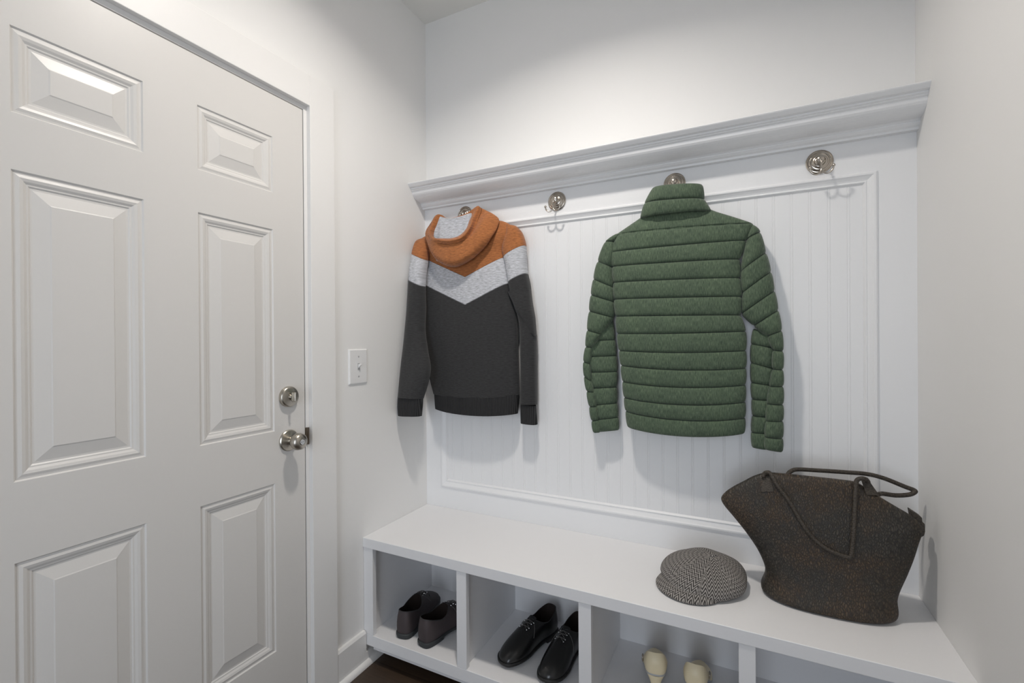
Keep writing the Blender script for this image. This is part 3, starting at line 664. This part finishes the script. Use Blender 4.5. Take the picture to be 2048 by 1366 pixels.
    for x_ in rows_l:
        for s_ in (-1, 1):
            c_ = Vector((x_, s_ * 0.0165, surf(x_, 0.0165) + 0.0005))
            MB().ball(T(c_ * k_), 0.0021 * k_, 8).build('eyelet', M['eyelet'], root)
    for i in range(3):
        for s_ in (-1, 1):
            a_ = Vector((rows_l[i], -s_ * .0165, surf(rows_l[i], .0165))); b_ = Vector((rows_l[i+1], s_ * .0165, surf(rows_l[i+1], .0165)))
            la.tube([T(a_ * k_), T(((a_ + b_) / 2 + Vector((0, 0, .0085))) * k_), T(b_ * k_)], 0.0011, n=6, sub=6)
    a_ = Vector((.108, .0165, surf(.108, .0165))); 
    la.tube([T(a_ * k_), T(Vector((.113, .029, .088)) * k_), T(Vector((.120, .040, .068)) * k_), T(Vector((.132, .0455, .045)) * k_)], 0.0011, n=6, sub=6)
    a_ = Vector((.108, -.0165, surf(.108, .0165)))
    la.tube([T(a_ * k_), T(Vector((.118, -.029, .085)) * k_), T(Vector((.135, -.040, .062)) * k_)], 0.0011, n=6, sub=6)
    la.build('laces', lm, root)
    for s_ in (-1, 1):
        fp = [(.104, .012), (.120, .009), (.150, .008), (.158, .016), (.150, .028), (.142, .040)]
        MB().tube([T(Vector((a_, s_ * b_, surf(a_, b_) - .0018)) * k_) for a_, b_ in fp], 0.0013, n=6).build('facing_edge', sm_, uo)
    return root
R_ = math.radians
G1, G2, G3 = 'brown shoes in the leftmost cubby', 'black shoes in the second cubby', 'cream shoes in the third cubby'
make_shoe('lace_up_shoe', 0.156, -0.345, R_(101), False, 'matte brown lace-up shoe nearer the left side of the first cubby, heel outwards', G1, M['brown_shoe'], M['brown_sole'], M['lace'])
make_shoe('lace_up_shoe', 0.262, -0.350, R_(80), True, 'matte brown lace-up shoe against the first divider, partly hidden by it', G1, M['brown_shoe'], M['brown_sole'], M['lace'])
make_shoe('lace_up_shoe', 0.652, -0.098, R_(253), True, 'polished black lace-up shoe whose toe points furthest left in second cubby', G2, M['black_shoe'], M['black_sole'], M['lace'])
make_shoe('lace_up_shoe', 0.772, -0.100, R_(262), False, 'polished black lace-up shoe beside the second divider, cut by it', G2, M['black_shoe'], M['black_sole'], M['lace'])

# high-heeled court shoes, heels outwards
def make_pump(x, y, ang, mirror, label):
    root = empty('high_heeled_shoe', (x, y, 0.118), ang); tag(root, label, 'shoe', G3); base = Matrix.LocRotScale(Vector((x, y, 0.118)), root.rotation_euler, None)
    def T(p_): return base @ Vector((p_[0], p_[1] * (-1 if mirror else 1), p_[2]))
    def zs(x_):       # height of the arched sole
        for (a_, za), (b_, zb) in zip(SP, SP[1:]):
            if x_ <= b_: t_ = max(0, (x_ - a_) / (b_ - a_)); return za + (zb - za) * t_
        return SP[-1][1]
    SP = [(-.04, .094), (.03, .092), (.06, .074), (.09, .048), (.12, .022), (.145, .009), (.19, .006), (.25, .010)]
    foot = [(-.030,0),(-.022,.025),(.015,.034),(.055,.030),(.10,.030),(.145,.040),(.180,.036),(.210,.020),(.225,0),(.208,-.022),(.175,-.036),(.140,-.038),(.10,-.028),(.055,-.029),(.015,-.034),(-.022,-.025)]
    ctl =  [(-.042,0,.130),(-.032,.030,.124),(.015,.041,.108),(.06,.038,.086),(.10,.040,.056),(.145,.044,.036),(.180,.038,.034),(.210,.022,.030),(.226,0,.028),(.208,-.024,.030),(.175,-.038,.034),(.140,-.042,.036),(.10,-.038,.056),(.06,-.038,.086),(.015,-.041,.108),(-.032,-.030,.124)]
    topr = [(-.018,0,.154),(-.010,.022,.150),(.012,.030,.130),(.045,.030,.100),(.080,.030,.073),(.110,.025,.054),(.130,.018,.045),(.142,.008,.041),(.145,0,.040),(.142,-.008,.041),(.130,-.018,.045),(.110,-.025,.054),(.080,-.030,.073),(.045,-.030,.100),(.012,-.030,.130),(-.010,-.022,.150)]
    rings = []
    for i in range(13):
        t_ = i / 12
        rings.append([T(v_) for v_ in cr([Vector((f_[0], f_[1], zs(f_[0]))) * (1-t_)**2 + Vector(c_) * 2*t_*(1-t_) + Vector(p_) * t_*t_ for f_, c_, p_ in zip(foot, ctl, topr)], 5, closed=True)])
    u_ = MB(); u_.loft(rings, cap0=False); top = rings[-1]; cc = sum(top, Vector()) / len(top)
    lip = [p_ + (cc - p_).normalized() * 0.003 for p_ in top]; u_.loft([top, lip]); uo = u_.build('upper', M['cream'], root)
    inn = [lip] + [[Vector((cc.x + (p_.x - cc.x) * f_, cc.y + (p_.y - cc.y) * f_, p_.z + dz)) for p_ in lip] for f_, dz in ((.97, -.012), (.9, -.026), (.7, -.034))]
    MB().loft(inn, cap1=True).build('inner_lining', M['inner'], uo)
    fl = cr([(f_[0], f_[1], zs(f_[0])) for f_ in foot], 5, closed=True); c0_ = Vector((.09, 0, 0))
    so = []
    for k_, dz in ((1.0, 0.001), (1.03, -.001), (1.03, -.004), (.95, -.0055)):
        so.append([T(Vector((c0_.x + (p_.x - c0_.x) * (1 + (k_ - 1) * .4), p_.y * k_, p_.z + dz))) for p_ in fl])
    MB().loft(so, cap0=True, cap1=True).build('sole', M['silver'], root)
    hb = []
    for z_, cx, rx, ry in ((.0885, -.002, .030, .030), (.082, -.004, .027, .027), (.068, -.010, .018, .019), (.048, -.014, .011, .012), (.020, -.016, .0070, .0075), (.0003, -.016, .0062, .0066)):
        hb.append([T((cx + rx * math.cos(t_), ry * math.sin(t_), z_)) for t_ in [2*math.pi*h_/28 for h_ in range(28)]])
    MB().loft(hb, cap0=True, cap1=True).build('heel', M['cream'], root)
    MB().tube([T((.020 + .009 * math.cos(t_), .0405 - .002 * abs(math.sin(t_)), .108 + .010 * math.sin(t_))) for t_ in [2*math.pi*h_/14 for h_ in range(15)]], 0.0020, n=8, sub=1).build('buckle', M['nickel'], root)
make_pump(1.078, -0.250, R_(100), False, 'cream high-heeled shoe further left in the third cubby')
make_pump(1.197, -0.250, R_(91), True, 'cream high-heeled shoe further right in the third cubby')
